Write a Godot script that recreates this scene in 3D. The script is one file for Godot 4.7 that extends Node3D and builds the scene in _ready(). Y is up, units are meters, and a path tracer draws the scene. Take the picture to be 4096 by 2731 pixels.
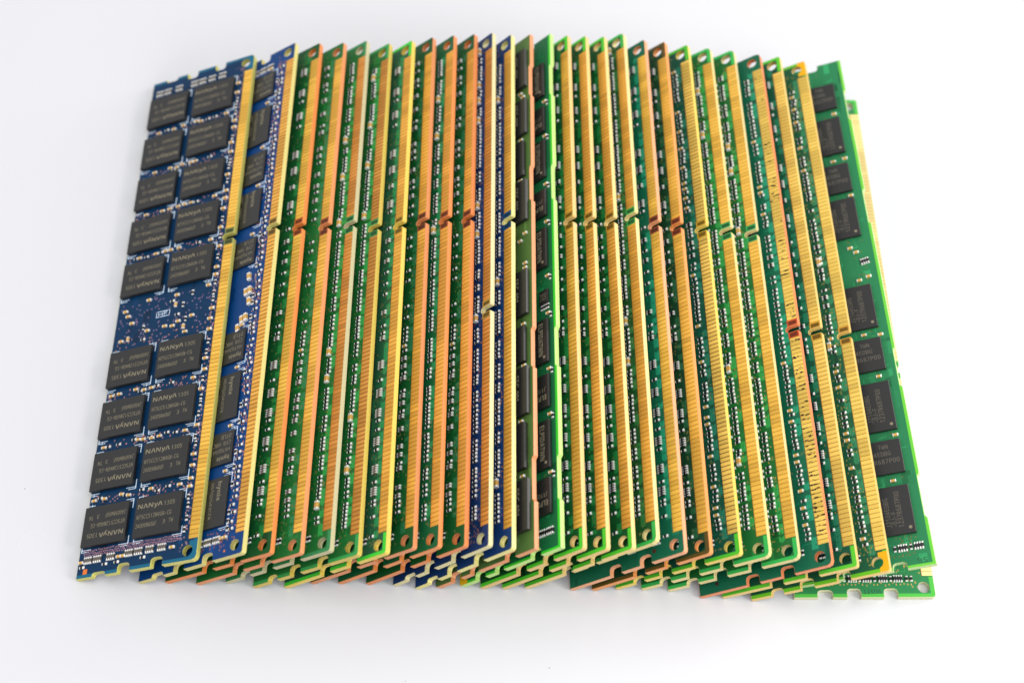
extends Node3D
# A fan of 28 computer memory modules leaning like shingles on a white glossy table, seen from above the front.
# Shapes are written in millimetres and scaled by MM. On a module: v runs 0..30 up the slope, u runs 0..133.35 from the front end, h is the height above the underside.

const MM := 0.001
const T := 1.27
const LEN := 133.35
const WID := 30.0
const TEX_W := 1536
const TEX_H := 384

var rng := RandomNumberGenerator.new()
var mats := {}
var shapes := {}

# ---------------------------------------------------------------- mesh building
class Shape:
	var v := PackedVector3Array()
	var n := PackedVector3Array()
	var t := PackedVector2Array()
	func tri(a: Vector3, b: Vector3, c: Vector3, nn: Vector3, ua := Vector2.ZERO, ub := Vector2.ZERO, uc := Vector2.ZERO) -> void:
		if (c - a).cross(b - a).dot(nn) < 0.0:
			var s := b
			b = c
			c = s
			var su := ub
			ub = uc
			uc = su
		for p in [a, b, c]:
			v.append(p * MM)
			n.append(nn)
		t.append(ua)
		t.append(ub)
		t.append(uc)
	func quad(a: Vector3, b: Vector3, c: Vector3, d: Vector3, nn := Vector3.ZERO) -> void:
		var m := nn
		if m == Vector3.ZERO:
			m = (c - a).cross(d - b).normalized()
		tri(a, b, c, m)
		tri(a, c, d, m)
	# a block standing on y0, its top edges cut by the chamfer
	func block(cx: float, cz: float, y0: float, sx: float, h: float, sz: float, ch := 0.0) -> void:
		var x0 := cx - sx / 2.0
		var x1 := cx + sx / 2.0
		var z0 := cz - sz / 2.0
		var z1 := cz + sz / 2.0
		var ym := y0 + h - ch
		var y1 := y0 + h
		var lo := [Vector3(x0, y0, z0), Vector3(x1, y0, z0), Vector3(x1, y0, z1), Vector3(x0, y0, z1)]
		var mid := [Vector3(x0, ym, z0), Vector3(x1, ym, z0), Vector3(x1, ym, z1), Vector3(x0, ym, z1)]
		var top := [Vector3(x0 + ch, y1, z0 + ch), Vector3(x1 - ch, y1, z0 + ch), Vector3(x1 - ch, y1, z1 - ch), Vector3(x0 + ch, y1, z1 - ch)]
		var side := [Vector3(0, 0, -1), Vector3(1, 0, 0), Vector3(0, 0, 1), Vector3(-1, 0, 0)]
		for k in 4:
			var j := (k + 1) % 4
			var s: Vector3 = side[k]
			quad(lo[k], lo[j], mid[j], mid[k], s)
			if ch > 0.0:
				quad(mid[k], mid[j], top[j], top[k], (s + Vector3.UP).normalized())
		quad(top[0], top[1], top[2], top[3], Vector3.UP)
		quad(lo[0], lo[1], lo[2], lo[3], Vector3.DOWN)
	func put(mesh: ArrayMesh) -> void:
		if v.is_empty():
			return
		var a := []
		a.resize(Mesh.ARRAY_MAX)
		a[Mesh.ARRAY_VERTEX] = v
		a[Mesh.ARRAY_NORMAL] = n
		a[Mesh.ARRAY_TEX_UV] = t
		mesh.add_surface_from_arrays(Mesh.PRIMITIVE_TRIANGLES, a)

func solid(parts: Array) -> ArrayMesh:          # [[Shape, material], ...]: one surface each
	var m := ArrayMesh.new()
	for p in parts:
		p[0].put(m)
		m.surface_set_material(m.get_surface_count() - 1, p[1])
	return m

func add(parent: Node, called: String, mesh: Mesh, at := Vector3.ZERO, turn := 0.0) -> MeshInstance3D:
	var o := MeshInstance3D.new()
	o.name = called
	o.mesh = mesh
	o.position = at * MM
	if turn != 0.0:
		o.rotation.y = turn
	parent.add_child(o, true)
	return o

func mat(key: String, c: Color, rough := 0.5, metal := 0.0, spec := 0.5) -> StandardMaterial3D:
	if not mats.has(key):
		var m := StandardMaterial3D.new()
		m.resource_name = key
		m.albedo_color = c
		m.roughness = rough
		m.metallic = metal
		m.metallic_specular = spec
		mats[key] = m
	return mats[key]

func c8(r: float, g: float, b: float) -> Color:
	return Color(r / 255.0, g / 255.0, b / 255.0)

# ---------------------------------------------------------------- the circuit board
func chain_notch(v0: float, v1: float, d: float) -> Array:     # a slot cut into the end u = 0, walked with v rising
	var r := minf(0.7, d * 0.6)
	return [Vector2(v0, 0), Vector2(v0, d - r), Vector2(v0 + r * 0.3, d - r * 0.3), Vector2(v0 + r, d), Vector2(v1 - r, d), Vector2(v1 - r * 0.3, d - r * 0.3), Vector2(v1, d - r), Vector2(v1, 0)]

func board_mesh(s: Dictionary, top: Material, edge: Material, under: Material) -> ArrayMesh:
	var hv := 27.65
	var hu := 2.2
	var r: float = s.get("hole", 1.22)
	var mirrored: bool = s.get("flip", false)
	var corner: float = s.get("corner", 0.6)
	var end := 5.0
	# chains of outline points (v, u)
	var fl: Array = [Vector2(0, end), Vector2(0, 0)]
	for q in s.notches:
		fl += chain_notch(q[0], q[1], q[2])
	fl.append(Vector2(hv, 0))
	var fr: Array = [Vector2(hv, 0), Vector2(WID - corner, 0), Vector2(WID - corner * 0.3, corner * 0.3), Vector2(WID, corner), Vector2(WID, end)]
	var ku: float = s.key
	var cu: Array = [Vector2(WID, end), Vector2(WID, ku - 0.95), Vector2(WID - 0.25, ku - 0.72), Vector2(WID - 2.4, ku - 0.72), Vector2(WID - 2.85, ku - 0.5), Vector2(WID - 3.05, ku), Vector2(WID - 2.85, ku + 0.5), Vector2(WID - 2.4, ku + 0.72), Vector2(WID - 0.25, ku + 0.72), Vector2(WID, ku + 0.95), Vector2(WID, LEN - end)]
	var back := func(p: Array) -> Array:
		var out := []
		for k in range(p.size() - 1, -1, -1):
			out.append(Vector2(p[k].x, LEN - p[k].y))
		return out
	var br: Array = back.call(fr)
	var bl: Array = back.call(fl)
	var le: Array = [Vector2(0, LEN - end)]
	for q in [[124.0, 114.5], [94.2, 84.2], [51.1, 41.1], [20.5, 10.3]]:
		le += [Vector2(0, q[0]), Vector2(0.5, q[0] - 0.6), Vector2(0.5, q[1] + 0.6), Vector2(0, q[1])]
	le.append(Vector2(0, end))
	var chains := [fl, fr, cu, br, bl, le]
	var loop := []
	var starts := []
	for c in chains:
		starts.append(loop.size())
		for k in c.size() - 1:
			loop.append(c[k])
	var bev := 0.09
	var inner := []
	var count := loop.size()
	var outward := []
	for k in count:
		var a: Vector2 = loop[(k + count - 1) % count]
		var b: Vector2 = loop[k]
		var c: Vector2 = loop[(k + 1) % count]
		var n1 := Vector2((b - a).y, -(b - a).x).normalized()
		var n2 := Vector2((c - b).y, -(c - b).x).normalized()
		var m := (n1 + n2)
		m = m / maxf(0.5, m.dot(n1)) if m.length() > 0.01 else n1
		inner.append(b - m * bev)
		outward.append(n2)
	var p3 := func(p: Vector2, h: float) -> Vector3:
		return Vector3(WID - p.x if mirrored else p.x, h, -p.y)
	var uv := func(p: Vector2) -> Vector2:
		return Vector2(p.y / LEN, (WID - p.x if mirrored else p.x) / WID)
	var face := Shape.new()
	var low := Shape.new()
	var rim := Shape.new()
	var arc := func(side: float, centre: float) -> Array:      # half of a hole from below its centre to above, bulging to the side given
		var out := []
		for k in 11:
			var a := -PI / 2.0 + PI * k / 10.0
			out.append(Vector2(hv + side * r * cos(a), centre + r * sin(a)))
		return out
	var polys := []
	var spans := [[0, "fl"], [1, "fr"], [2, "cu"], [3, "br"], [4, "bl"]]
	for sp in spans:
		var k: int = sp[0]
		var pts := []
		var outer := []
		for j in chains[k].size():
			pts.append(inner[(starts[k] + j) % count])
			outer.append(loop[(starts[k] + j) % count])
		var tail := []
		match sp[1]:
			"fl":
				tail = arc.call(-1.0, hu)
				tail.append(Vector2(hv, end))
			"fr":
				tail = arc.call(1.0, hu)
				tail.reverse()
				tail.push_front(Vector2(hv, end))
			"br":
				tail = arc.call(1.0, LEN - hu)
				tail.reverse()
				tail.append(Vector2(hv, LEN - end))
			"bl":
				tail = arc.call(-1.0, LEN - hu)
				tail.push_front(Vector2(hv, LEN - end))
			"cu":
				for j in chains[5].size():
					tail.append(inner[(starts[5] + j) % count])
		polys.append(PackedVector2Array(pts + tail))
	for poly in polys:
		var ids := Geometry2D.triangulate_polygon(poly)
		if ids.is_empty():
			push_error("board polygon failed")
		for k in range(0, ids.size(), 3):
			var a: Vector2 = poly[ids[k]]
			var b: Vector2 = poly[ids[k + 1]]
			var c: Vector2 = poly[ids[k + 2]]
			face.tri(p3.call(a, T), p3.call(b, T), p3.call(c, T), Vector3.UP, uv.call(a), uv.call(b), uv.call(c))
			low.tri(p3.call(a, 0), p3.call(b, 0), p3.call(c, 0), Vector3.DOWN)
	for k in count:
		var j := (k + 1) % count
		var o: Vector2 = outward[k]
		var n3 := Vector3(-o.x if mirrored else o.x, 0, -o.y)
		var at := func(p: Vector2, h: float) -> Vector3: return p3.call(p, h)
		rim.quad(at.call(inner[k], 0), at.call(inner[j], 0), at.call(loop[j], bev), at.call(loop[k], bev), (n3 + Vector3.DOWN).normalized())
		rim.quad(at.call(loop[k], bev), at.call(loop[j], bev), at.call(loop[j], T - bev), at.call(loop[k], T - bev), n3)
		rim.quad(at.call(loop[k], T - bev), at.call(loop[j], T - bev), at.call(inner[j], T), at.call(inner[k], T), (n3 + Vector3.UP).normalized())
	for cu2 in [hu, LEN - hu]:
		for k in 20:
			var a0 := TAU * k / 20.0
			var a1 := TAU * (k + 1) / 20.0
			var q0 := Vector2(hv + r * cos(a0), cu2 + r * sin(a0))
			var q1 := Vector2(hv + r * cos(a1), cu2 + r * sin(a1))
			var inw := Vector2(-cos((a0 + a1) / 2.0), -sin((a0 + a1) / 2.0))
			rim.quad(p3.call(q0, 0), p3.call(q1, 0), p3.call(q1, T), p3.call(q0, T), Vector3(-inw.x if mirrored else inw.x, 0, -inw.y))
	return solid([[face, top], [rim, edge], [low, under]])

# ---------------------------------------------------------------- the print on a board: solder mask, copper under it, vias, silk screen
func px(u: float, v: float, du: float, dv: float) -> Rect2i:
	return Rect2i(int(round(u / LEN * TEX_W)), int(round(v / WID * TEX_H)), maxi(1, int(round(du / LEN * TEX_W))), maxi(1, int(round(dv / WID * TEX_H))))

func via(im: Image, u: float, v: float, ring: Color, hole: Color) -> void:
	im.fill_rect(px(u - 0.17, v - 0.17, 0.34, 0.34), ring)
	im.fill_rect(px(u - 0.07, v - 0.07, 0.14, 0.14), hole)

func paint(s: Dictionary) -> ImageTexture:
	rng.seed = 1000 + int(s.i) * 77
	var base: Color = s.mask
	var im := Image.create(TEX_W, TEX_H, false, Image.FORMAT_RGB8)
	im.fill(base)
	var flip: bool = s.get("flip", false)
	var blue: bool = s.get("blue", false)
	# copper planes show through the mask as lighter and darker fields
	for k in 90:
		var f := rng.randf_range(0.75, 1.28)
		var u := rng.randf_range(0, LEN)
		var w := rng.randf_range(0.8, 5.0)
		im.fill_rect(px(u, rng.randf_range(0, WID), w, rng.randf_range(0.5, 2.2)), Color(base.r * f, base.g * f, base.b * f))
	if s.has("patch") or not flip and not blue:
		var pc: Color = s.get("patch", Color(base.r * 1.7, base.g * 1.55, base.b * 1.6))
		var u := 4.0
		while u < LEN - 5.0:
			var w := rng.randf_range(0.9, 3.2)
			var lean := rng.randf_range(-0.35, 0.6)
			if rng.randf() < s.get("patchy", 0.75):
				for j in 14:
					im.fill_rect(px(u + lean * absf(j - 6) / 6.0, 26.2 + j * 0.1, w, 0.1), pc.lightened(rng.randf_range(0.0, 0.02)) if j else pc)
			u += w + rng.randf_range(0.1, 1.3)
	# traces
	for k in 420:
		var f := rng.randf_range(1.2, 1.7) if not blue else rng.randf_range(1.1, 1.4)
		var c := Color(base.r * f, base.g * f, base.b * f)
		var u := rng.randf_range(3, LEN - 3)
		var v := rng.randf_range(1, 26.5)
		var d := rng.randf_range(0.6, 2.6)
		if rng.randf() < 0.6:
			im.fill_rect(px(u, v, 0.1, d), c)
			im.fill_rect(px(u, v + d, rng.randf_range(0.2, 0.8), 0.1), c)
		else:
			im.fill_rect(px(u, v, d, 0.1), c)
	for k in 3500:
		var f := rng.randf_range(0.82, 1.2)
		im.fill_rect(Rect2i(rng.randi_range(0, TEX_W - 1), rng.randi_range(0, TEX_H - 1), rng.randi_range(1, 3), rng.randi_range(1, 2)), Color(base.r * f, base.g * f, base.b * f))
	var ring: Color = s.get("ring", c8(150, 140, 80))
	var deep := Color(base.r * 0.35, base.g * 0.35, base.b * 0.35)
	for k in s.get("vias", 260):
		via(im, rng.randf_range(2, LEN - 2), rng.randf_range(23.2, 27.3), ring, deep)
	if s.i == 1:
		print_first(im, ring, deep)
	if s.i == 2:
		print_second(im, ring, deep)
	if s.i == 28 or s.i == 27:
		for k in 22:
			via(im, rng.randf_range(5.2, 7.2), rng.randf_range(8, 28.0), ring, deep)
		for k in 26:
			via(im, 2.85 + (0.35 if k % 3 == 1 else 0.0) - (0.2 if k % 5 == 2 else 0.0), 6.0 + k * 0.8, ring, deep)
	if not flip:
		var bare: Color = s.get("gap", c8(150, 98, 36))
		var ku: float = s.key
		im.fill_rect(px(4.75, 27.5, ku - 2.35 - 4.75, 2.5), bare)
		im.fill_rect(px(ku + 2.35, 27.5, LEN - 4.75 - ku - 2.35, 2.5), bare)
		if s.has("keyside"):
			im.fill_rect(px(ku - 2.3, 27.4, 4.6, 2.6), s.keyside)
			im.fill_rect(px(ku - 2.05, 27.75, 1.0, 1.9), s.keyside.darkened(0.45))
			im.fill_rect(px(ku + 1.05, 27.75, 0.9, 1.9), s.keyside.darkened(0.45))
		if s.has("margin"):
			# paler glass fibre beyond the inner copper, with light shining through painted in
			var mc: Color = s.margin
			for u0 in [0.0, LEN - 0.85]:
				im.fill_rect(px(u0, 0, 0.85, 30), mc)
			for u0 in [0.0, LEN - 4.6]:
				im.fill_rect(px(u0, 29.0, 4.6, 1.0), mc)
	else:
		if s.has("margin"):
			var mc: Color = s.margin
			im.fill_rect(px(0, 29.3, LEN, 0.7), mc)  # rim painted bright, as if light passed through the board
			im.fill_rect(px(0, 0, 0.6, 30), mc)
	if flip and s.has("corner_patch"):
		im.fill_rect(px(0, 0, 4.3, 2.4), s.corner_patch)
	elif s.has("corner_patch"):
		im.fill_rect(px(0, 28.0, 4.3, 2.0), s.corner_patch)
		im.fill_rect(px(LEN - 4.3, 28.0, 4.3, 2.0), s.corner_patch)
	# copper fiducial marks near the ends
	if s.has("fiducial"):
		for f in s.fiducial:
			im.fill_rect(px(f[0] - 0.4, f[1] - 0.4, 0.8, 0.8), f[2])
	return ImageTexture.create_from_image(im)

const ROWS := [11.2, 24.1, 36.7, 49.4, 73.2, 85.5, 97.8, 110.2, 122.5]

func silk_corners(im: Image, u0: float, u1: float, v0: float, v1: float, ink: Color) -> void:
	# the white brackets printed round a chip, doubled lines with little flags
	for cu in [[u0 - 0.35, 1.0], [u1 + 0.35, -1.0]]:
		for cv in [[v0 - 0.3, 1.0], [v1 + 0.3, -1.0]]:
			var u: float = cu[0]
			var v: float = cv[0]
			var su: float = cu[1]
			var sv: float = cv[1]
			im.fill_rect(px(minf(u, u + su * 1.7), v - 0.1, 1.7, 0.2), ink)
			im.fill_rect(px(u - 0.1, minf(v, v + sv * 2.4), 0.2, 2.4), ink)
			im.fill_rect(px(u - su * 0.42 - 0.1, minf(v, v + sv * 1.9), 0.2, 1.9), ink)
			im.fill_rect(px(minf(u, u - su * 0.42), v - 0.1, 0.42, 0.2), ink)
			if rng.randf() < 0.6:
				im.fill_rect(px(minf(u - su * 0.8, u), v + sv * 1.0 - 0.05, 0.8, 0.18), ink)

func print_first(im: Image, ring: Color, deep: Color) -> void:
	var ink := c8(226, 240, 252)
	for u in ROWS:
		for col in [[0.7, 11.9], [13.9, 25.3]]:
			silk_corners(im, u - 4.5, u + 4.5, col[0], col[1], ink)
	# a boxed pair of letters beside the parts in the middle
	im.fill_rect(px(61.4, 11.2, 1.5, 0.16), ink)
	im.fill_rect(px(61.4, 14.7, 1.5, 0.16), ink)
	im.fill_rect(px(61.4, 11.2, 0.16, 3.6), ink)
	im.fill_rect(px(62.8, 11.2, 0.16, 3.6), ink)
	im.fill_rect(px(61.75, 11.7, 0.85, 0.16), ink)
	im.fill_rect(px(61.75, 12.7, 0.85, 0.16), ink)
	im.fill_rect(px(62.1, 11.7, 0.16, 1.1), ink)
	im.fill_rect(px(61.75, 13.2, 0.85, 0.16), ink)
	im.fill_rect(px(62.5, 13.2, 0.16, 1.0), ink)
	im.fill_rect(px(62.1, 13.2, 0.16, 0.8), ink)
	for k in 130:
		via(im, rng.randf_range(55.5, 67.5), rng.randf_range(1, 26.5), c8(176, 136, 170), deep)
	for k in 150:
		via(im, 5.5 + [0.0, 0.55, -0.5][k % 3] + rng.randf_range(-0.1, 0.1), 1.2 + k * 0.165, c8(214, 150, 160), deep)
	for k in 320:
		var b: int = rng.randi_range(0, 7)
		var g: float = (ROWS[b] + ROWS[b + 1]) / 2.0 if b != 3 else 56.0
		via(im, g + rng.randf_range(-1.2, 1.2), rng.randf_range(1, 26), c8(224, 150, 140), deep)
	for k in 260:
		via(im, rng.randf_range(3, 130), rng.randf_range(26.0, 27.5), c8(222, 160, 160), deep)
	im.fill_rect(px(0.9, 1.6, 1.1, 1.1), c8(232, 120, 50))

func print_second(im: Image, ring: Color, deep: Color) -> void:
	var ink := c8(226, 240, 252)
	for q in SECOND:
		silk_corners(im, q[0], q[1], 13.0, 24.4, ink)
	for k in 420:
		via(im, rng.randf_range(3, 130), rng.randf_range(24.8, 27.4), c8(236, 150, 120), deep)
	im.fill_rect(px(1.2, 24.6, 0.5, 0.5), c8(235, 120, 60))
	for k in 40:
		via(im, rng.randf_range(2.5, 6.5), rng.randf_range(18, 25), c8(190, 110, 110), deep)

# ---------------------------------------------------------------- parts soldered on a board
func finger_mesh(key: String, w: float, m: Material) -> ArrayMesh:
	if not shapes.has(key):
		var s := Shape.new()
		s.block(0, 0, 0, 2.26, 0.04, w, 0.015)
		shapes[key] = solid([[s, m]])
	return shapes[key]

func chip_mesh(sv: float, h: float, su: float) -> ArrayMesh:
	var key := "chip%.1f_%.2f_%.1f" % [sv, h, su]
	if not shapes.has(key):
		var s := Shape.new()
		s.block(0, 0, 0.22, sv, h - 0.22, su, 0.07)
		var f := Shape.new()                                       # the darker carrier and solder under the package
		f.block(0, 0, 0.0, sv - 0.7, 0.2, su - 0.7)
		shapes[key] = solid([[s, mats.epoxy], [f, mats.carrier]])
	return shapes[key]

func part_mesh(kind: String) -> ArrayMesh:
	if shapes.has(kind):
		return shapes[kind]
	var body := Shape.new()
	var ends := Shape.new()
	var bm: Material = mats.resistor
	match kind:
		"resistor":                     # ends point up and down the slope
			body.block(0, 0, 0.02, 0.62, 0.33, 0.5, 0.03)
			ends.block(-0.46, 0, 0, 0.24, 0.34, 0.5, 0.1)  # lower end kept small to stand in for the shade on it
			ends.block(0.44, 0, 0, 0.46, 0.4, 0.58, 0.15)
		"resistor_long":                # ends point along the module
			body.block(0, 0, 0.02, 0.5, 0.33, 0.62, 0.03)
			for q in [-1, 1]:
				ends.block(0, q * 0.45, 0, 0.54, 0.38, 0.34, 0.13)
		"capacitor":
			bm = mats.ceramic
			body.block(0, 0, 0.02, 0.7, 0.5, 0.56, 0.05)
			for q in [-1, 1]:
				ends.block(q * 0.48, 0, 0, 0.27, 0.52, 0.58, 0.1)
		"capacitor_long":
			bm = mats.ceramic
			body.block(0, 0, 0.02, 0.85, 0.75, 1.1, 0.06)
			for q in [-1, 1]:
				ends.block(0, q * 0.75, 0, 0.89, 0.78, 0.5, 0.12)
		"array_dark", "array_pale":
			bm = mats.resistor if kind == "array_dark" else mats.pale_body
			body.block(0, 0, 0.02, 1.0, 0.42, 2.0, 0.05)
			var reach := 0.62
			for q in [-1, 1]:
				for k in 4:
					ends.block(q * (0.78 - reach / 2.0), (k - 1.5) * 0.52, 0, reach, 0.46, 0.34, 0.08)
		"pair_dark", "pair_pale":
			bm = mats.resistor if kind == "pair_dark" else mats.pale_body
			body.block(0, 0, 0.02, 0.8, 0.4, 1.0, 0.05)
			for q in [-1, 1]:
				for k in 2:
					ends.block(q * 0.46, (k - 0.5) * 0.56, 0, 0.46, 0.44, 0.4, 0.09)
		"array_end_pale", "array_end":   # lies across the end of a board, terminals fore and aft
			bm = mats.pale_body if kind == "array_end_pale" else mats.resistor
			body.block(0, 0, 0.02, 2.0, 0.42, 0.9, 0.05)
			for q in [-1, 1]:
				for k in 4:
					ends.block((k - 1.5) * 0.52, q * 0.52, 0, 0.34, 0.46, 0.54, 0.1)
	shapes[kind] = solid([[body, bm], [ends, mats.solder]])
	return shapes[kind]

const CALLED := {"resistor": "resistor", "resistor_long": "resistor", "capacitor": "capacitor", "capacitor_long": "capacitor", "array_dark": "resistor_array", "array_pale": "resistor_array", "pair_dark": "resistor_pair", "pair_pale": "resistor_pair", "array_end": "resistor_array", "array_end_pale": "resistor_array"}

func solder_on(root: Node3D, kind: String, u: float, v: float, turn := 0.0) -> void:
	add(root, CALLED[kind], part_mesh(kind), Vector3(v, T, -u), turn)

# printed lines: [text, from, base, height, width]; x runs along the reading direction, y towards the tops of the letters, from the middle of the chip
func words_mesh(key: String, lines: Array, m: Material) -> ArrayMesh:
	if shapes.has(key):
		return shapes[key]
	var st := SurfaceTool.new()
	st.begin(Mesh.PRIMITIVE_TRIANGLES)
	var font := SystemFont.new()
	font.font_names = PackedStringArray(["Droid Sans Mono"])
	var bold := SystemFont.new()
	bold.font_names = PackedStringArray(["Droid Sans"])
	bold.font_weight = 700
	for l in lines:
		var tm := TextMesh.new()
		tm.text = l[0]
		tm.font = bold if l.size() > 5 else font
		tm.font_size = 48
		tm.pixel_size = 0.01
		tm.depth = 0.0
		tm.curve_step = 3.0
		tm.horizontal_alignment = HORIZONTAL_ALIGNMENT_LEFT
		var box := tm.get_aabb()
		var sx: float = l[4] / box.size.x
		var sy: float = l[3] / box.size.y
		var b := Basis(Vector3(sx, 0, 0), Vector3(0, 0, -sy), Vector3(0, 1, 0))
		st.append_from(tm, 0, Transform3D(b.scaled(Vector3.ONE * MM), Vector3(l[1] - box.position.x * sx, 0, -(l[2] - box.position.y * sy)) * MM))
	st.generate_normals()
	var mesh := st.commit()
	mesh.surface_set_material(0, m)
	shapes[key] = mesh
	return mesh

func chip(root: Node3D, u0: float, u1: float, v0: float, v1: float, h: float, words: String, turn := 0.0, dot := 0) -> void:
	var c := add(root, "memory_chip", chip_mesh(v1 - v0, h, u1 - u0), Vector3((v0 + v1) / 2.0, T, -(u0 + u1) / 2.0))
	if words != "":
		add(c, "marking", words_mesh(words, WORDS[words], mats.faint_laser if words.begins_with("last") else mats.laser), Vector3(0, h + 0.006, 0), turn)
	if dot > 0:
		if not shapes.has("dot%d" % dot):
			var cy := CylinderMesh.new()
			cy.top_radius = 0.36 * MM
			cy.bottom_radius = 0.36 * MM
			cy.height = 0.01 * MM
			cy.radial_segments = 14
			cy.rings = 1
			cy.material = mats.laser
			shapes["dot%d" % dot] = cy
		var away := Vector3((v1 - v0) / 2.0 - 1.0, h + 0.004, (u1 - u0) / 2.0 - 1.2)
		if dot == 2:
			away = Vector3(-away.x + 0.6, away.y, away.z + 0.3)
		add(c, "pin_mark", shapes["dot%d" % dot], away)

const WORDS := {
	"maker_full": [["NΛNyΛ", -5.1, 1.55, 1.35, 6.2, 1], ["1305", 1.5, 1.75, 1.0, 2.7], ["NT5CC512M4GN-CG", -5.1, -0.5, 0.95, 8.7], ["240098W0GF", -5.1, -2.5, 0.95, 5.2], ["3", 1.7, -2.4, 0.9, 0.55], ["TW", 3.2, -2.3, 0.9, 1.1]],
	"maker_along": [["hynix", -4.6, 1.3, 1.5, 4.4, 1], ["H5TQ2G43CFR", -4.6, -0.5, 1.0, 8.2], ["H9C  208A", -4.6, -2.2, 1.0, 6.4]],
	"maker_short": [["hynix", -4.9, 1.7, 1.3, 3.6, 1], ["H5TQ2G43", -4.9, 0.0, 1.0, 5.6], ["CFR H9C", -4.9, -1.5, 1.0, 5.0], ["DTLB", -4.9, -3.0, 1.0, 2.8]],
	"third_along": [["ELPIDATWN", -4.4, 1.6, 1.4, 8.0, 1], ["J1108BFBG-DJ-F", -4.4, -0.2, 1.0, 8.4], ["11040R9J1", -4.4, -1.8, 1.0, 6.0]],
	"third_short": [["ELPIDA", -4.6, 1.0, 1.2, 4.6, 1], ["J1108BFBG", -4.6, -0.7, 1.0, 6.4]],
	"last_along": [["ELPIDA", -3.9, 2.6, 0.9, 4.0, 1], ["J2104EDBG", -3.7, 0.55, 1.05, 6.6], ["-DJ-F", -3.7, -0.6, 0.95, 3.4], ["1237R687P00", -3.9, -1.95, 1.1, 8.0]],
	"last_short": [["TWN", 0.6, 1.9, 0.95, 2.0], ["J2104EDBG", -3.5, 0.3, 1.0, 6.5], ["1237R687P00", -3.8, -1.5, 1.05, 8.4]],
	"brass": [["SEC 401", -4.0, 0.6, 1.3, 6.0, 1], ["K4B1G0846G-BCH9", -4.4, -1.2, 1.1, 8.6]],
	"controller": [["15E1", -0.9, 0.5, 0.5, 1.8], ["SC571", -0.9, -0.15, 0.5, 1.8], ["WYEN", -0.9, -0.8, 0.5, 1.8]],
}
const SECOND := [[7.2, 18.4], [21.4, 29.0], [32.0, 43.2], [46.0, 53.9], [71.0, 78.0], [81.9, 91.7], [94.0, 102.8], [105.4, 116.2], [119.5, 126.8]]

# rows of small parts beside the contacts
func row_arrays(root: Node3D, pale: bool, v: float) -> void:
	var a := "array_pale" if pale else "array_dark"
	var p := "pair_pale" if pale else "pair_dark"
	for u in [125.6, 119.1, 112.1, 100.6, 95.9, 86.2, 44.1, 37.3, 32.5, 25.8, 19.4, 14.4]:
		solder_on(root, a, u, v)
	for u in [91.3, 76.2, 70.8, 57.3, 50.8]:
		solder_on(root, p, u, v)
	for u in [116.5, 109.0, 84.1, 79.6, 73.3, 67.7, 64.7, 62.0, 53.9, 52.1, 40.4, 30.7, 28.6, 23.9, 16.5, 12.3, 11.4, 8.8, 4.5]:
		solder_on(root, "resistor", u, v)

func row_pairs(root: Node3D, pale: bool, v: float) -> void:
	var p := "pair_pale" if pale else "pair_dark"
	for u in [127.1, 121.8, 117.1, 113.0, 107.4, 102.6, 100.4, 95.1, 91.8, 87.7, 44.9, 43.0, 40.1, 35.8, 34.0, 30.9, 27.9, 23.8, 21.9, 18.8, 14.5, 12.6]:
		solder_on(root, p, u, v)
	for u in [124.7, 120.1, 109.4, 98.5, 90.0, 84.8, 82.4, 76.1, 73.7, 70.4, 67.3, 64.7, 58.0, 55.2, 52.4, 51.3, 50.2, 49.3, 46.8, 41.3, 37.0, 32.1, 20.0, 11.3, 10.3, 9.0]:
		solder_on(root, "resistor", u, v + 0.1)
	solder_on(root, "capacitor", 48.0, v)

func row_fine(root: Node3D, v: float, caps: int, double := false) -> void:
	var u := 7.0
	while u < 127.0:
		var n := rng.randi_range(2, 7)
		for k in n:
			if u > 127.5:
				break
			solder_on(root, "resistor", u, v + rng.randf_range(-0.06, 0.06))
			u += rng.randf_range(0.78, 1.12)
		u += rng.randf_range(0.3, 1.5)
		if rng.randf() < 0.1 * caps:
			solder_on(root, "capacitor_long", u + 0.4, v - 0.1)
			u += 2.1
	if double:
		u = 8.0
		while u < 126.0:
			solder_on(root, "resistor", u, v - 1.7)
			u += rng.randf_range(1.0, 3.2)

func row_mixed(root: Node3D, v: float) -> void:
	var u := 6.5
	while u < 127.0:
		var pick := rng.randf()
		if pick < 0.16 and u > 55.0 and u < 85.0:
			solder_on(root, "pair_dark", u + 0.3, v)
			u += 2.2
		elif pick < 0.2:
			solder_on(root, "capacitor", u, v - 0.2)
			u += 1.6
		else:
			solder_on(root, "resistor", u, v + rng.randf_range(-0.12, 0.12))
			u += rng.randf_range(0.85, 1.3)
		if rng.randf() < 0.09:
			u += rng.randf_range(0.8, 2.2)

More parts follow.
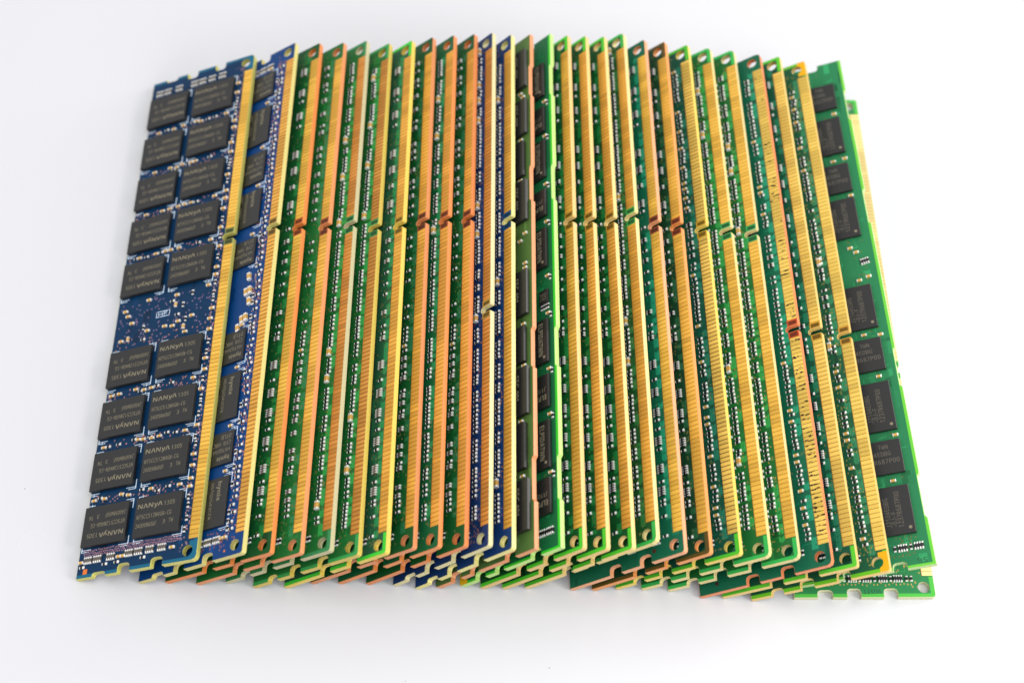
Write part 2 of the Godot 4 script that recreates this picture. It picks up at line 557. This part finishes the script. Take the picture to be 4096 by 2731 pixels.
# ---------------------------------------------------------------- one memory module
func module(s: Dictionary) -> Node3D:
	rng.seed = 5000 + int(s.i) * 131
	var root := Node3D.new()
	root.name = "memory_module" if s.i == 1 else "memory_module_%03d" % (int(s.i) - 1)
	add_child(root)
	root.set_meta("label", s.label)
	root.set_meta("category", "memory module")
	root.set_meta("group", "memory modules fanned out in a leaning row")
	var yaw := deg_to_rad(s.yaw)
	var th := deg_to_rad(s.lean)
	var uu := Vector3(sin(yaw), 0, -cos(yaw))
	var side := Vector3(cos(yaw), 0, sin(yaw))
	var vv := side * cos(th) + Vector3.UP * sin(th)
	var nn := side * -sin(th) + Vector3.UP * cos(th)
	root.transform = Transform3D(Basis(vv, nn, -uu), Vector3(s.x, s.get("y", 0.02), s.z) * MM)
	var top := StandardMaterial3D.new()
	top.resource_name = "solder_mask_%d" % s.i
	top.albedo_texture = paint(s)
	top.roughness = 0.42
	top.metallic_specular = 0.3
	top.texture_repeat = false
	var edge := mat("fibre_edge_%d" % s.i, s.edge, 0.4)
	edge.albedo_texture = mats.fibre_tex
	edge.uv1_triplanar = true
	edge.uv1_scale = Vector3(140, 900, 140)
	var under := mat("underside_%d" % s.i, s.mask, 0.5)
	add(root, "board", board_mesh(s, top, edge, under))
	if not s.get("flip", false):
		var ku: float = s.key
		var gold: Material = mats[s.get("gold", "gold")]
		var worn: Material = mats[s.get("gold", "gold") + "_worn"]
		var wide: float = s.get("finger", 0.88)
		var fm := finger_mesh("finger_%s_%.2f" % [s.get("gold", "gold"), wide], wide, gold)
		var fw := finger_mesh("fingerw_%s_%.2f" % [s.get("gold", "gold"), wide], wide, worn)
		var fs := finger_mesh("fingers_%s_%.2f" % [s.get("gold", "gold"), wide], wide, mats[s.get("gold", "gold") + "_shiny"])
		var tone := 0.5
		var more := 72
		var less := 48
		var near := more if ku > 66.0 else less
		var far := less if ku > 66.0 else more
		var step0 := (ku - 2.75 - 5.25) / (near - 1)
		var step1 := (LEN - 5.25 - (ku + 2.75)) / (far - 1)
		for k in near + far:
			var u := 5.25 + k * step0 if k < near else ku + 2.75 + (k - near) * step1
			tone = clampf(tone + rng.randf_range(-0.5, 0.5), 0.0, 1.0)
			add(root, "contact", fw if tone < 0.36 else fs if tone > 0.74 else fm, Vector3(28.76, T, -u))
	match s.parts:
		"arrays_pale":
			row_arrays(root, true, 25.75)
		"arrays_dark":
			row_arrays(root, false, 25.75)
		"pairs":
			row_pairs(root, true, 25.2)
		"fine":
			row_fine(root, 25.75, s.get("caps", 2))
		"fine_double":
			row_fine(root, 25.75, s.get("caps", 2), true)
		"mixed":
			row_mixed(root, 25.7)
	if s.i > 2 and not s.get("flip", false) and s.i < 28:
		# the packages further down the slope, glimpsed between the modules and through the holes
		for u in [[7.2, 18.2], [21.0, 28.8], [31.6, 42.6], [45.6, 53.4], [80.6, 91.0], [94.0, 102.0], [105.4, 116.0], [119.4, 126.6]]:
			chip(root, u[0], u[1], 12.2, 22.2, 0.95, "")
		for k in 3:
			solder_on(root, "resistor_long", 3.9, 22.6 + k * 0.75)
		solder_on(root, "array_end", 4.0, 17.0)
	return root

func corrosion(root: Node3D) -> void:
	# black corrosion eaten into the contacts along their gaps and the lower ends
	rng.seed = 404
	var s := Shape.new()
	for k in 120:
		var near := k * 1.012 + 5.75
		var strength := 0.25 + 0.75 * pow(1.0 - absf(near - 14.0) / 120.0, 2.0)
		if near > 54.0 and near < 57.0 or near > 128.0 or rng.randf() > strength:
			continue
		for j in rng.randi_range(2, 5):
			var v := rng.randf_range(27.9, 29.8)
			var u := near + rng.randf_range(-0.22, 0.22)
			var du := rng.randf_range(0.05, 0.2)
			var dv := rng.randf_range(0.1, 0.75)
			var pts := []
			for q in 7:
				var a := TAU * q / 7.0
				pts.append(Vector3(v + dv * cos(a) * rng.randf_range(0.6, 1.1), T + 0.046 + 0.0006 * (k % 5), -(u + du * sin(a) * rng.randf_range(0.5, 1.3))))
			for q in range(1, 6):
				s.tri(pts[0], pts[q], pts[q + 1], Vector3.UP)
	var o := add(root, "corrosion", solid([[s, mats.corroded]]))
	o.set_meta("kind", "stuff")
	o.set_meta("label", "black corrosion on the gold contacts")

# ---------------------------------------------------------------- the scene
func _ready() -> void:
	# camera: above the front of the row, looking down at 60 degrees
	var pitch := deg_to_rad(59.995)
	var roll := deg_to_rad(1.642)
	var r0 := Vector3(1, 0, 0)
	var u0 := Vector3(0, cos(pitch), -sin(pitch))
	var back := Vector3(0, sin(pitch), cos(pitch))
	var cam := Camera3D.new()
	cam.name = "camera"
	cam.transform = Transform3D(Basis(r0 * cos(roll) + u0 * sin(roll), u0 * cos(roll) - r0 * sin(roll), back), back * 344.733 * MM)
	cam.fov = 25.812
	cam.near = 0.02
	cam.far = 20.0
	var lens := CameraAttributesPhysical.new()
	lens.frustum_focal_length = 24.0 / (2.0 * tan(deg_to_rad(25.812) / 2.0))
	lens.frustum_focus_distance = 0.318
	lens.frustum_near = 0.02
	lens.frustum_far = 20.0
	lens.exposure_aperture = 13.0
	cam.attributes = lens
	add_child(cam)
	cam.current = true

	# a bright room: pale surroundings, one broad soft lamp overhead and a window low beyond the flat module, which the board edges and chip flanks mirror
	var env := Environment.new()
	env.background_mode = Environment.BG_COLOR
	env.background_color = Color(0.8, 0.8, 0.81)
	env.tonemap_mode = Environment.TONE_MAPPER_LINEAR
	env.tonemap_exposure = 1.4
	env.sdfgi_enabled = true
	env.ssao_enabled = true
	env.ssil_enabled = true
	var we := WorldEnvironment.new()
	we.name = "surroundings"
	we.environment = env
	add_child(we)
	lamp("overhead_lamp", Vector3(0.1, 0.85, 0.12), Vector3(0, 0, 0), Vector2(0.6, 0.6), 0.2, Color(0.985, 0.99, 1.0))
	lamp("window_light", Vector3(0.8, 0.24, -0.36), Vector3(0.02, 0.0, 0.02), Vector2(0.6, 0.4), 0.42, Color(1.0, 0.99, 0.965))
	lamp("side_lamp", Vector3(0.46, 0.26, 0.26), Vector3(0.03, 0.0, 0.03), Vector2(0.2, 0.2), 0.14, Color(1.0, 0.985, 0.955))

	materials()

	var slab := BoxMesh.new()
	slab.size = Vector3(1.6, 0.03, 1.6)
	slab.material = mats.table
	var table := add(self, "tabletop", slab, Vector3(0, -15.0, 0))
	table.set_meta("kind", "structure")
	table.set_meta("label", "glossy white table surface under the modules")
	table.set_meta("category", "table")

	for s in specs():
		var root := module(s)
		if s.i == 1:
			first(root)
		elif s.i == 2:
			second(root)
		elif s.i == 13:
			for q in [[4.2, 15.4, 29.2], [18.0, 28.4, 28.4], [30.3, 41.5, 29.2], [43.0, 51.6, 28.4], [54.6, 65.8, 29.2], [79.2, 90.2, 29.2], [91.8, 101.5, 28.4], [103.6, 113.6, 29.2], [117.6, 128.8, 29.2]]:
				chip(root, q[0], q[1], q[2] - 8.5, q[2], 1.15, "brass", PI / 2 * -1.0, 2 if q[2] > 29.0 else 0)
			for u in [16.6, 29.3, 42.3, 52.6, 66.8, 68.0, 74.5, 76.0, 91.0, 102.6, 115.0, 116.3]:
				solder_on(root, "capacitor", u, 27.4 + rng.randf_range(-0.9, 0.8))
		elif s.i == 14:
			for q in [[18.0, 28.9], [42.8, 53.4], [66.9, 77.2], [91.3, 101.8], [115.0, 124.8]]:
				chip(root, q[0], q[1], 19.6, 28.2, 1.0, "third_along", -PI / 2, 1)
			for q in [[7.9, 15.8], [32.0, 39.8], [80.6, 87.8], [104.4, 111.6]]:
				chip(root, q[0], q[1], 17.8, 28.2, 1.0, "third_short", PI, 0)
			chip(root, 57.6, 61.0, 25.6, 28.2, 0.7, "controller", PI, 0)
			for k in 4:
				solder_on(root, "resistor_long", 56.9, 25.9 + k * 0.65)
			for u in [17.0, 30.4, 41.2, 55.0, 64.6, 79.0, 89.4, 103.2, 113.4]:
				solder_on(root, "capacitor", u, 27.9)
				solder_on(root, "resistor_long", u - 0.6, 28.6)
			for v in [22.5, 25.0, 27.3]:
				solder_on(root, "array_end", 4.3, v)
		elif s.i == 24:
			corrosion(root)
		elif s.i == 26:
			solder_on(root, "capacitor_long", 53.4, 25.0)
			solder_on(root, "capacitor_long", 75.4, 25.6)
		elif s.i == 27:
			for q in [[7.3, 18.1], [31.2, 42.9], [56.7, 67.8], [81.2, 92.0], [105.4, 115.8]]:
				chip(root, q[0], q[1], 19.0, 27.3, 1.0, "last_along", PI / 2, 1)
			for q in [[21.1, 28.8], [45.9, 53.9], [94.0, 102.0], [118.8, 126.1]]:
				chip(root, q[0], q[1], 16.7, 27.3, 1.0, "last_short", 0.0, 0)
			for v in [23.9, 27.2]:
				solder_on(root, "array_end", 4.5, v)
			for v in [22.3, 25.6]:
				solder_on(root, "resistor_long", 4.5, v)
			solder_on(root, "array_end", 74.4, 27.0, 0.12)
			for q in [[78.6, 24.2], [77.2, 25.4], [69.6, 25.0], [70.2, 27.2], [55.4, 23.8], [54.8, 27.4], [44.6, 25.4], [30.0, 26.6], [19.6, 24.4], [92.9, 26.6], [103.5, 24.0], [103.7, 26.8], [117.3, 26.2]]:
				solder_on(root, "capacitor", q[0], q[1])
			add(root, "lettering", words_mesh("end_number", [["56", -1.0, -0.5, 1.0, 2.0]], mats.dark_ink), Vector3(27.4, T + 0.006, -1.35), PI)
		elif s.i == 28:
			add(root, "lettering", words_mesh("end_code", [["VG5TT", -1.9, -0.5, 1.0, 3.8]], mats.dark_ink), Vector3(16.6, T + 0.006, -1.3), PI)
			for v in [9.2, 12.6, 15.7, 19.1, 22.3]:
				solder_on(root, "array_end", 4.1, v)
			for v in [10.9, 14.2, 17.4, 20.8, 24.2, 25.2]:
				solder_on(root, "resistor_long", 4.1, v)
			for q in [[7.3, 18.1], [21.1, 28.8], [31.2, 42.9]]:
				chip(root, q[0], q[1], 1.2, 3.4, 0.9, "")
	dust()
	print("built ", get_child_count(), " things")

func lamp(called: String, at: Vector3, aim: Vector3, size: Vector2, energy: float, c: Color) -> void:
	var l := AreaLight3D.new()
	l.name = called
	l.area_size = size
	l.area_normalize_energy = true
	l.light_energy = energy
	l.light_color = c
	l.shadow_enabled = true
	l.set("area_range", 6.0)
	add_child(l)
	l.look_at_from_position(at, aim, Vector3(0, 0, -1))

func dust() -> void:
	# a few dark crumbs lying on the table in front of the row and beside it
	rng.seed = 77
	var sh := Shape.new()
	for q in [[-72, 84], [-20, 80], [4, 92], [8, 76], [40, 78], [72, 84], [-104, 40], [112, 74], [-60, 96], [60, -88]]:
		var w := rng.randf_range(0.1, 0.2)
		sh.block(q[0] + rng.randf_range(-3, 3), q[1] + rng.randf_range(-3, 3), 0.0, w, w * 0.5, w * rng.randf_range(0.5, 1.4), w * 0.2)
	var o := add(self, "dust", solid([[sh, mats.crumb]]))
	o.set_meta("kind", "stuff")
	o.set_meta("label", "tiny dark dust crumbs scattered on the white table")
	o.set_meta("category", "dust")

func first(root: Node3D) -> void:
	for u in ROWS:
		chip(root, u - 4.5, u + 4.5, 0.7, 11.9, 1.1, "maker_full", PI)
		chip(root, u - 4.5, u + 4.5, 13.9, 25.3, 1.1, "maker_full", 0.0)
	for b in 8:
		if b == 3:
			continue
		var g: float = (ROWS[b] + ROWS[b + 1]) / 2.0
		for v in [2.0, 4.4, 9.0, 11.2, 13.0, 15.2, 16.9, 23.6]:
			if rng.randf() < 0.85:
				solder_on(root, "capacitor", g + rng.randf_range(-0.3, 0.3), v + rng.randf_range(-0.4, 0.4))
		for v in [3.2, 6.2, 10.0, 14.2, 18.4, 20.6]:
			if rng.randf() < 0.7:
				solder_on(root, "resistor", g + rng.randf_range(-0.5, 0.5), v + rng.randf_range(-0.3, 0.3))
	var u := 7.0
	while u < 127.0:
		solder_on(root, "resistor_long" if rng.randf() < 0.6 else "capacitor", u, 26.4 + rng.randf_range(-0.15, 0.15))
		u += rng.randf_range(1.5, 3.1)
	var used := [Vector2(62.1, 13.0)]
	var tries := 0
	while used.size() < 24 and tries < 900:
		tries += 1
		var p := Vector2(rng.randf_range(55.6, 67.2), rng.randf_range(1.2, 25.5))
		var free := true
		for q in used:
			if p.distance_to(q) < (1.5 if q.y != 13.0 else 2.6):
				free = false
		if free:
			used.append(p)
			solder_on(root, "capacitor" if rng.randf() < 0.8 else "resistor", p.x, p.y, PI / 2 if rng.randf() < 0.35 else 0.0)
	for v in [2.6, 5.0, 8.4, 13.0, 15.4, 18.2, 21.2]:
		solder_on(root, "array_end_pale", 3.9 + (0.0 if v > 12.0 else -0.1), v)
		solder_on(root, "array_end_pale", 129.2, v)
	for v in [0.9, 10.5, 11.6, 23.8]:
		solder_on(root, "capacitor", 3.5, v)
	for v in [1.2, 7.0, 10.0, 16.6]:
		solder_on(root, "resistor", 2.4, v)

func second(root: Node3D) -> void:
	for q in SECOND:
		if q[1] - q[0] > 9.2:
			chip(root, q[0], q[1], 15.2, 24.4, 0.62, "maker_along", -PI / 2)
		else:
			chip(root, q[0], q[1], 13.2, 24.4, 0.62, "maker_short", PI)
	var u := 6.0
	while u < 128.0:
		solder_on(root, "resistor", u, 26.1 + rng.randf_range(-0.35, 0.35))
		if rng.randf() < 0.3:
			solder_on(root, "resistor_long", u + 0.3, 25.1)
		u += rng.randf_range(1.0, 2.1)
	for q in SECOND:
		solder_on(root, "capacitor", q[1] + 1.3, 22.8)
	for q in [[63.5, 23.0], [63.7, 24.1], [60.8, 24.2], [56.5, 22.6], [56.8, 23.7], [67.5, 23.4], [54.6, 21.6]]:
		solder_on(root, "capacitor_long", q[0], q[1], 0.15)
	for v in [17.5, 20.0, 22.4]:
		solder_on(root, "array_end_pale", 4.3, v)
		solder_on(root, "array_end_pale", 128.8, v)
	for v in [23.9, 24.8]:
		solder_on(root, "capacitor", 4.4, v)

func grain(freq: float, lo: float, hi: float, size: int, sd: int, octaves := 3) -> NoiseTexture2D:
	var nz := FastNoiseLite.new()
	nz.seed = sd
	nz.noise_type = FastNoiseLite.TYPE_SIMPLEX_SMOOTH
	nz.frequency = freq
	nz.fractal_octaves = octaves
	var t := NoiseTexture2D.new()
	t.width = size
	t.height = size
	t.seamless = true
	t.noise = nz
	var g := Gradient.new()
	g.set_color(0, Color(lo, lo, lo))
	g.set_color(1, Color(hi, hi, hi))
	t.color_ramp = g
	return t

func materials() -> void:
	var tb := mat("table", c8(210, 210, 213), 0.28, 0.0, 0.45)
	tb.roughness_texture = grain(0.02, 0.75, 1.0, 256, 3)
	tb.uv1_triplanar = true
	tb.uv1_scale = Vector3(6, 6, 6)
	mats.metal_tex = grain(0.05, 0.9, 1.0, 256, 12)
	mats.fibre_tex = grain(0.06, 0.74, 1.0, 256, 8)
	var ep := mat("epoxy", c8(43, 42, 41), 0.44, 0.0, 0.5)
	ep.albedo_texture = grain(0.25, 0.7, 1.0, 256, 5, 2)
	ep.uv1_triplanar = true
	ep.uv1_scale = Vector3(110, 110, 110)
	mat("carrier", c8(28, 30, 24), 0.7)
	mat("laser", c8(138, 130, 108), 0.8, 0.0, 0.2)
	mat("faint_laser", c8(112, 106, 94), 0.8, 0.0, 0.2)
	mat("resistor", c8(24, 24, 27), 0.45)
	mat("pale_body", c8(96, 88, 78), 0.6)
	mat("ceramic", c8(216, 168, 84), 0.5)
	mat("solder", c8(240, 238, 232), 0.32, 0.25)
	mat("dark_ink", c8(22, 66, 40), 0.6)
	mat("crumb", c8(150, 144, 138), 0.9)
	mat("corroded", c8(38, 26, 18), 0.85)
	for g in [["gold", c8(255, 198, 74)], ["brown_gold", c8(226, 154, 62)], ["amber_gold", c8(250, 182, 68)], ["pale_gold", c8(255, 214, 96)], ["lit_tone_gold", c8(255, 230, 150)]]:  # last gold is paler, with stronger light mixed into its colour
		var m := mat(g[0], g[1], 0.4, 0.4)
		m.albedo_texture = mats.metal_tex
		m.uv1_triplanar = true
		m.uv1_scale = Vector3(90, 90, 700)
		var w := mat(g[0] + "_worn", g[1].darkened(0.07), 0.46, 0.4)
		w.albedo_texture = mats.metal_tex
		w.uv1_triplanar = true
		w.uv1_scale = Vector3(80, 60, 300)
		mat(g[0] + "_shiny", g[1].lightened(0.03), 0.36, 0.42)

func specs() -> Array:
	var three := [[4.1, 7.3, 0.85], [10.5, 13.4, 1.85], [18.8, 21.6, 1.9]]
	var two := [[11.0, 13.9, 1.9], [18.9, 21.7, 1.9]]
	var third := [[4.6, 7.2, 1.2], [11.0, 13.9, 1.9], [18.9, 21.7, 1.9]]
	var flipped := [[5.6, 8.5, 1.7], [16.5, 19.0, 1.7], [22.0, 25.0, 1.7]]
	var green := c8(32, 108, 48)
	var deep := c8(20, 84, 38)
	var teal := c8(22, 102, 72)
	var dark := c8(18, 58, 34)
	var vivid := c8(38, 150, 84)
	var olive := c8(84, 116, 56)
	var blue := c8(22, 58, 118)
	var lime := c8(84, 206, 48)
	var brass := c8(140, 60, 30)
	return [
		{"i": 1, "x": -89.76, "z": 61.48, "yaw": -1.22, "lean": 24.35, "key": 79.3, "notches": three, "blue": true, "mask": c8(2, 49, 84), "edge": c8(218, 212, 112), "ring": c8(150, 110, 130), "vias": 60, "gold": "gold", "parts": "", "margin": c8(24, 100, 128), "corner": 1.0, "corner_patch": c8(24, 104, 132), "keyside": c8(120, 130, 70),
			"label": "blue memory module with two columns of black chips, topmost and flattest of the fan"},
		{"i": 2, "x": -76.42, "z": 61.62, "yaw": -0.95, "lean": 35.81, "key": 79.3, "notches": three, "blue": true, "mask": c8(6, 62, 120), "edge": c8(222, 210, 128), "ring": c8(200, 120, 100), "vias": 120, "gold": "amber_gold", "finger": 0.77, "parts": "", "keyside": c8(170, 130, 50),
			"label": "blue memory module with one visible column of black chips"},
		{"i": 3, "x": -70.84, "z": 61.40, "yaw": -0.80, "lean": 35.66, "key": 79.3, "notches": two, "mask": deep, "edge": c8(236, 142, 70), "gold": "gold", "finger": 0.87, "parts": "arrays_pale", "keyside": c8(190, 90, 40), "vias": 160,
			"label": "green module with orange edge and pale chunky resistors, next to a blue module"},
		{"i": 4, "x": -64.27, "z": 61.54, "yaw": -0.87, "lean": 37.19, "key": 79.3, "notches": two, "mask": green, "edge": c8(236, 152, 94), "gold": "gold", "finger": 0.87, "parts": "pairs", "patch": c8(52, 132, 82), "keyside": c8(160, 84, 50),
			"label": "green module with orange edge and small paired resistors, second after the blue chip-bearing pair"},
		{"i": 5, "x": -58.11, "z": 61.02, "yaw": -1.02, "lean": 37.84, "key": 79.3, "notches": third, "mask": green, "edge": c8(204, 196, 152), "gold": "brown_gold", "finger": 0.85, "parts": "fine", "margin": c8(58, 140, 84), "keyside": c8(58, 150, 80),
			"label": "green module with greyish cream edge and copper brown contacts, beside an orange-edged module"},
		{"i": 6, "x": -52.26, "z": 61.86, "yaw": -1.05, "lean": 38.35, "key": 79.3, "notches": third, "mask": green, "edge": c8(222, 196, 88), "gold": "brown_gold", "finger": 0.75, "parts": "fine", "margin": c8(60, 160, 80), "keyside": c8(66, 150, 80),
			"label": "green module with dull yellow edge and the darkest brown contacts of the row"},
		{"i": 7, "x": -45.64, "z": 61.69, "yaw": -1.07, "lean": 41.18, "key": 79.3, "notches": two, "mask": c8(40, 92, 60), "edge": c8(240, 210, 92), "gold": "amber_gold", "finger": 0.87, "parts": "arrays_pale", "patch": vivid, "patchy": 0.95, "margin": c8(70, 210, 60), "keyside": c8(196, 150, 50),
			"label": "green module with bright emerald copper fields beside its contacts and lime glow painted at corners"},
		{"i": 8, "x": -40.20, "z": 60.59, "yaw": -1.22, "lean": 41.41, "key": 79.3, "notches": two, "mask": deep, "edge": c8(232, 148, 92), "gold": "amber_gold", "finger": 0.87, "parts": "pairs", "patch": c8(40, 112, 72), "keyside": c8(150, 80, 46),
			"label": "green module with salmon edge and paired resistors, beside the one with emerald copper fields"},
		{"i": 9, "x": -34.38, "z": 60.44, "yaw": -1.18, "lean": 43.57, "key": 79.3, "notches": two, "mask": c8(24, 96, 54), "edge": c8(238, 146, 76), "gold": "amber_gold", "finger": 0.87, "parts": "fine", "caps": 1, "keyside": c8(170, 84, 44),
			"label": "green module with salmon edge and one line of tiny resistors, between two with paired resistors"},
		{"i": 10, "x": -28.46, "z": 60.42, "yaw": -1.28, "lean": 45.35, "key": 79.3, "notches": two, "mask": deep, "edge": c8(232, 138, 72), "gold": "amber_gold", "finger": 0.87, "parts": "pairs", "patch": c8(42, 116, 74), "keyside": c8(160, 80, 46),
			"label": "green module with salmon edge and paired resistors, touching the blue module with off-centre notch"},
		{"i": 11, "x": -22.72, "z": 60.57, "yaw": -1.46, "lean": 47.72, "key": 55.4, "notches": three, "blue": true, "mask": c8(24, 52, 98), "edge": c8(226, 216, 160), "ring": c8(190, 120, 90), "vias": 340, "gold": "brown_gold", "finger": 0.77, "parts": "fine", "keyside": c8(190, 150, 60),
			"label": "blue module in mid row whose contact notch does not line up with its neighbours"},
		{"i": 12, "x": -18.00, "z": 61.11, "yaw": -1.50, "lean": 47.92, "key": 79.3, "notches": three, "blue": true, "mask": c8(22, 56, 104), "edge": c8(238, 228, 144), "ring": c8(190, 120, 90), "vias": 340, "gold": "amber_gold", "finger": 0.81, "parts": "fine", "keyside": c8(30, 84, 128),
			"label": "blue module with pale yellow edge, next to a module of bare black chips without contacts"},
		{"i": 13, "x": -13.73, "z": 60.87, "yaw": -1.48, "lean": 47.40, "key": 54.0, "flip": true, "notches": flipped, "mask": olive, "edge": c8(234, 154, 100), "parts": "", "vias": 20,
			"label": "olive green module turned over, salmon stepped edge up, tall black chips beside the blue module"},
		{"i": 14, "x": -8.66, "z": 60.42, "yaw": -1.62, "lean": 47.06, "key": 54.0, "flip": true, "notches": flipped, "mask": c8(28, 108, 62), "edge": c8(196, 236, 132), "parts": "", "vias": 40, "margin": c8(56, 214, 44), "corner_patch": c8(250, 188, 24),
			"label": "green module turned over in mid row, its stepped upper edge painted with lime glow"},
		{"i": 15, "x": -4.27, "z": 60.60, "yaw": -1.69, "lean": 46.98, "key": 79.3, "notches": two, "mask": deep, "edge": c8(236, 200, 124), "gold": "amber_gold", "finger": 0.85, "parts": "arrays_dark", "margin": lime, "keyside": c8(190, 140, 40), "vias": 120,
			"label": "green module with straw edge right beside the upturned lime-edged module"},
		{"i": 16, "x": 0.30, "z": 60.55, "yaw": -1.82, "lean": 46.67, "key": 79.3, "notches": two, "mask": deep, "edge": c8(238, 204, 124), "gold": "amber_gold", "finger": 0.85, "parts": "arrays_dark", "margin": lime, "keyside": c8(190, 140, 40), "vias": 120,
			"label": "green module with straw edge, middle one of three identical modules past the lime-edged one"},
		{"i": 17, "x": 5.02, "z": 60.27, "yaw": -2.08, "lean": 45.58, "key": 79.3, "notches": two, "mask": deep, "edge": c8(242, 212, 134), "gold": "amber_gold", "finger": 0.85, "parts": "arrays_dark", "margin": lime, "keyside": c8(190, 140, 40), "vias": 120,
			"label": "green straw-edged module, last of three identical ones, beside the module pushed further back"},
		{"i": 18, "x": 9.44, "z": 58.49, "yaw": -2.17, "lean": 44.29, "key": 79.3, "notches": third, "mask": c8(34, 84, 40), "edge": c8(240, 222, 150), "gold": "amber_gold", "finger": 0.89, "parts": "fine", "margin": c8(60, 186, 78), "corner": 1.2, "keyside": c8(66, 176, 80),
			"label": "mossy green module with rounded corner, pushed a little further back than the others"},
		{"i": 19, "x": 14.56, "z": 60.37, "yaw": -2.33, "lean": 43.20, "key": 79.3, "notches": two, "mask": teal, "edge": c8(242, 172, 124), "gold": "gold", "finger": 0.89, "parts": "arrays_dark", "keyside": c8(150, 70, 44), "vias": 40, "fiducial": [[2.2, 22.6, c8(90, 44, 30)]],
			"label": "teal green module with pale pink edge and two clear notches in its end"},
		{"i": 20, "x": 19.12, "z": 60.30, "yaw": -2.41, "lean": 41.43, "key": 79.3, "notches": two, "mask": c8(26, 66, 40), "edge": c8(242, 158, 84), "gold": "gold", "finger": 0.89, "parts": "arrays_dark", "keyside": c8(170, 80, 44), "margin": c8(96, 76, 30), "vias": 260,
			"label": "dark green module with orange edge, between the pink-edged teal module and a yellow-edged one"},
		{"i": 21, "x": 24.04, "z": 59.85, "yaw": -2.61, "lean": 37.49, "key": 79.3, "notches": third, "mask": c8(24, 84, 62), "edge": c8(244, 214, 104), "gold": "pale_gold", "finger": 0.83, "gap": c8(78, 40, 16), "parts": "mixed", "margin": c8(84, 196, 48), "keyside": c8(206, 160, 40), "fiducial": [[2.2, 22.8, c8(90, 44, 30)]],
			"label": "green module with butter yellow edge and thin scored contacts, after the dark orange-edged one"},
		{"i": 22, "x": 29.46, "z": 59.87, "yaw": -2.82, "lean": 35.60, "key": 79.3, "notches": third, "mask": green, "edge": c8(240, 222, 150), "gold": "gold", "finger": 0.89, "parts": "fine_double", "ring": c8(190, 160, 80), "margin": c8(58, 186, 84), "corner": 1.1, "keyside": c8(60, 170, 90),
			"label": "green module with cream edge and bright solder dots, right after the butter yellow edged one"},
		{"i": 23, "x": 35.06, "z": 59.99, "yaw": -2.86, "lean": 34.42, "key": 79.3, "notches": third, "mask": green, "edge": c8(240, 222, 158), "gold": "gold", "finger": 0.89, "parts": "fine_double", "ring": c8(190, 160, 80), "margin": c8(58, 186, 84), "corner": 1.1, "keyside": c8(60, 170, 90),
			"label": "green module with cream edge and bright solder dots, beside the module with corroded contacts"},
		{"i": 24, "x": 41.81, "z": 61.27, "yaw": -2.98, "lean": 35.06, "key": 55.4, "notches": two, "mask": teal, "edge": c8(240, 144, 92), "gold": "pale_gold", "finger": 0.87, "parts": "mixed", "keyside": c8(204, 84, 40), "corner": 1.0, "vias": 50, "fiducial": [[2.0, 4.2, c8(70, 44, 36)]],
			"label": "teal green module with pink edge and blackened, corroded gold contacts"},
		{"i": 25, "x": 46.41, "z": 61.21, "yaw": -3.07, "lean": 32.69, "key": 55.4, "notches": two, "mask": c8(22, 84, 58), "edge": c8(240, 208, 126), "gold": "pale_gold", "finger": 0.87, "parts": "arrays_dark", "margin": c8(96, 204, 52), "keyside": c8(206, 156, 44), "vias": 90,
			"label": "green module with straw edge and clean gold contacts, covered partly by the corroded one"},
		{"i": 26, "x": 52.48, "z": 61.60, "yaw": -3.29, "lean": 30.09, "key": 55.4, "notches": third, "mask": c8(34, 92, 60), "edge": c8(242, 204, 116), "gold": "pale_gold", "finger": 0.89, "parts": "mixed", "corner_patch": c8(244, 178, 24), "margin": c8(110, 196, 40), "keyside": c8(206, 150, 50), "ring": c8(180, 160, 80), "vias": 420,  # amber corners: bare fibre, brightened in colour for light passing through
			"label": "green module whose notched end has bright amber bare corners beside the hole"},
		{"i": 27, "x": 60.77, "z": 59.20, "y": 1.36, "yaw": -3.63, "lean": 22.0, "key": 54.0, "flip": true, "notches": [[5.85, 8.75, 1.5], [16.5, 19.0, 1.7]], "mask": c8(44, 128, 80), "edge": c8(196, 222, 150), "parts": "", "vias": 120, "ring": c8(140, 130, 70), "margin": c8(110, 206, 64),
			"label": "light green module lying over the flat one, black chips along its stepped outer edge"},
		{"i": 28, "x": 60.97, "z": 60.98, "yaw": -2.04, "lean": 0.0, "key": 54.7, "notches": [[5.0, 8.2, 1.6], [11.3, 14.2, 1.9], [19.1, 22.0, 1.9]], "mask": c8(48, 128, 76), "edge": c8(224, 226, 178), "gold": "lit_tone_gold", "finger": 0.89, "parts": "", "vias": 60, "ring": c8(240, 186, 110), "margin": c8(80, 180, 70), "keyside": c8(80, 180, 70), "hole": 1.25,
			"label": "light green module lying flat on the table at the open end of the fan"},
	]
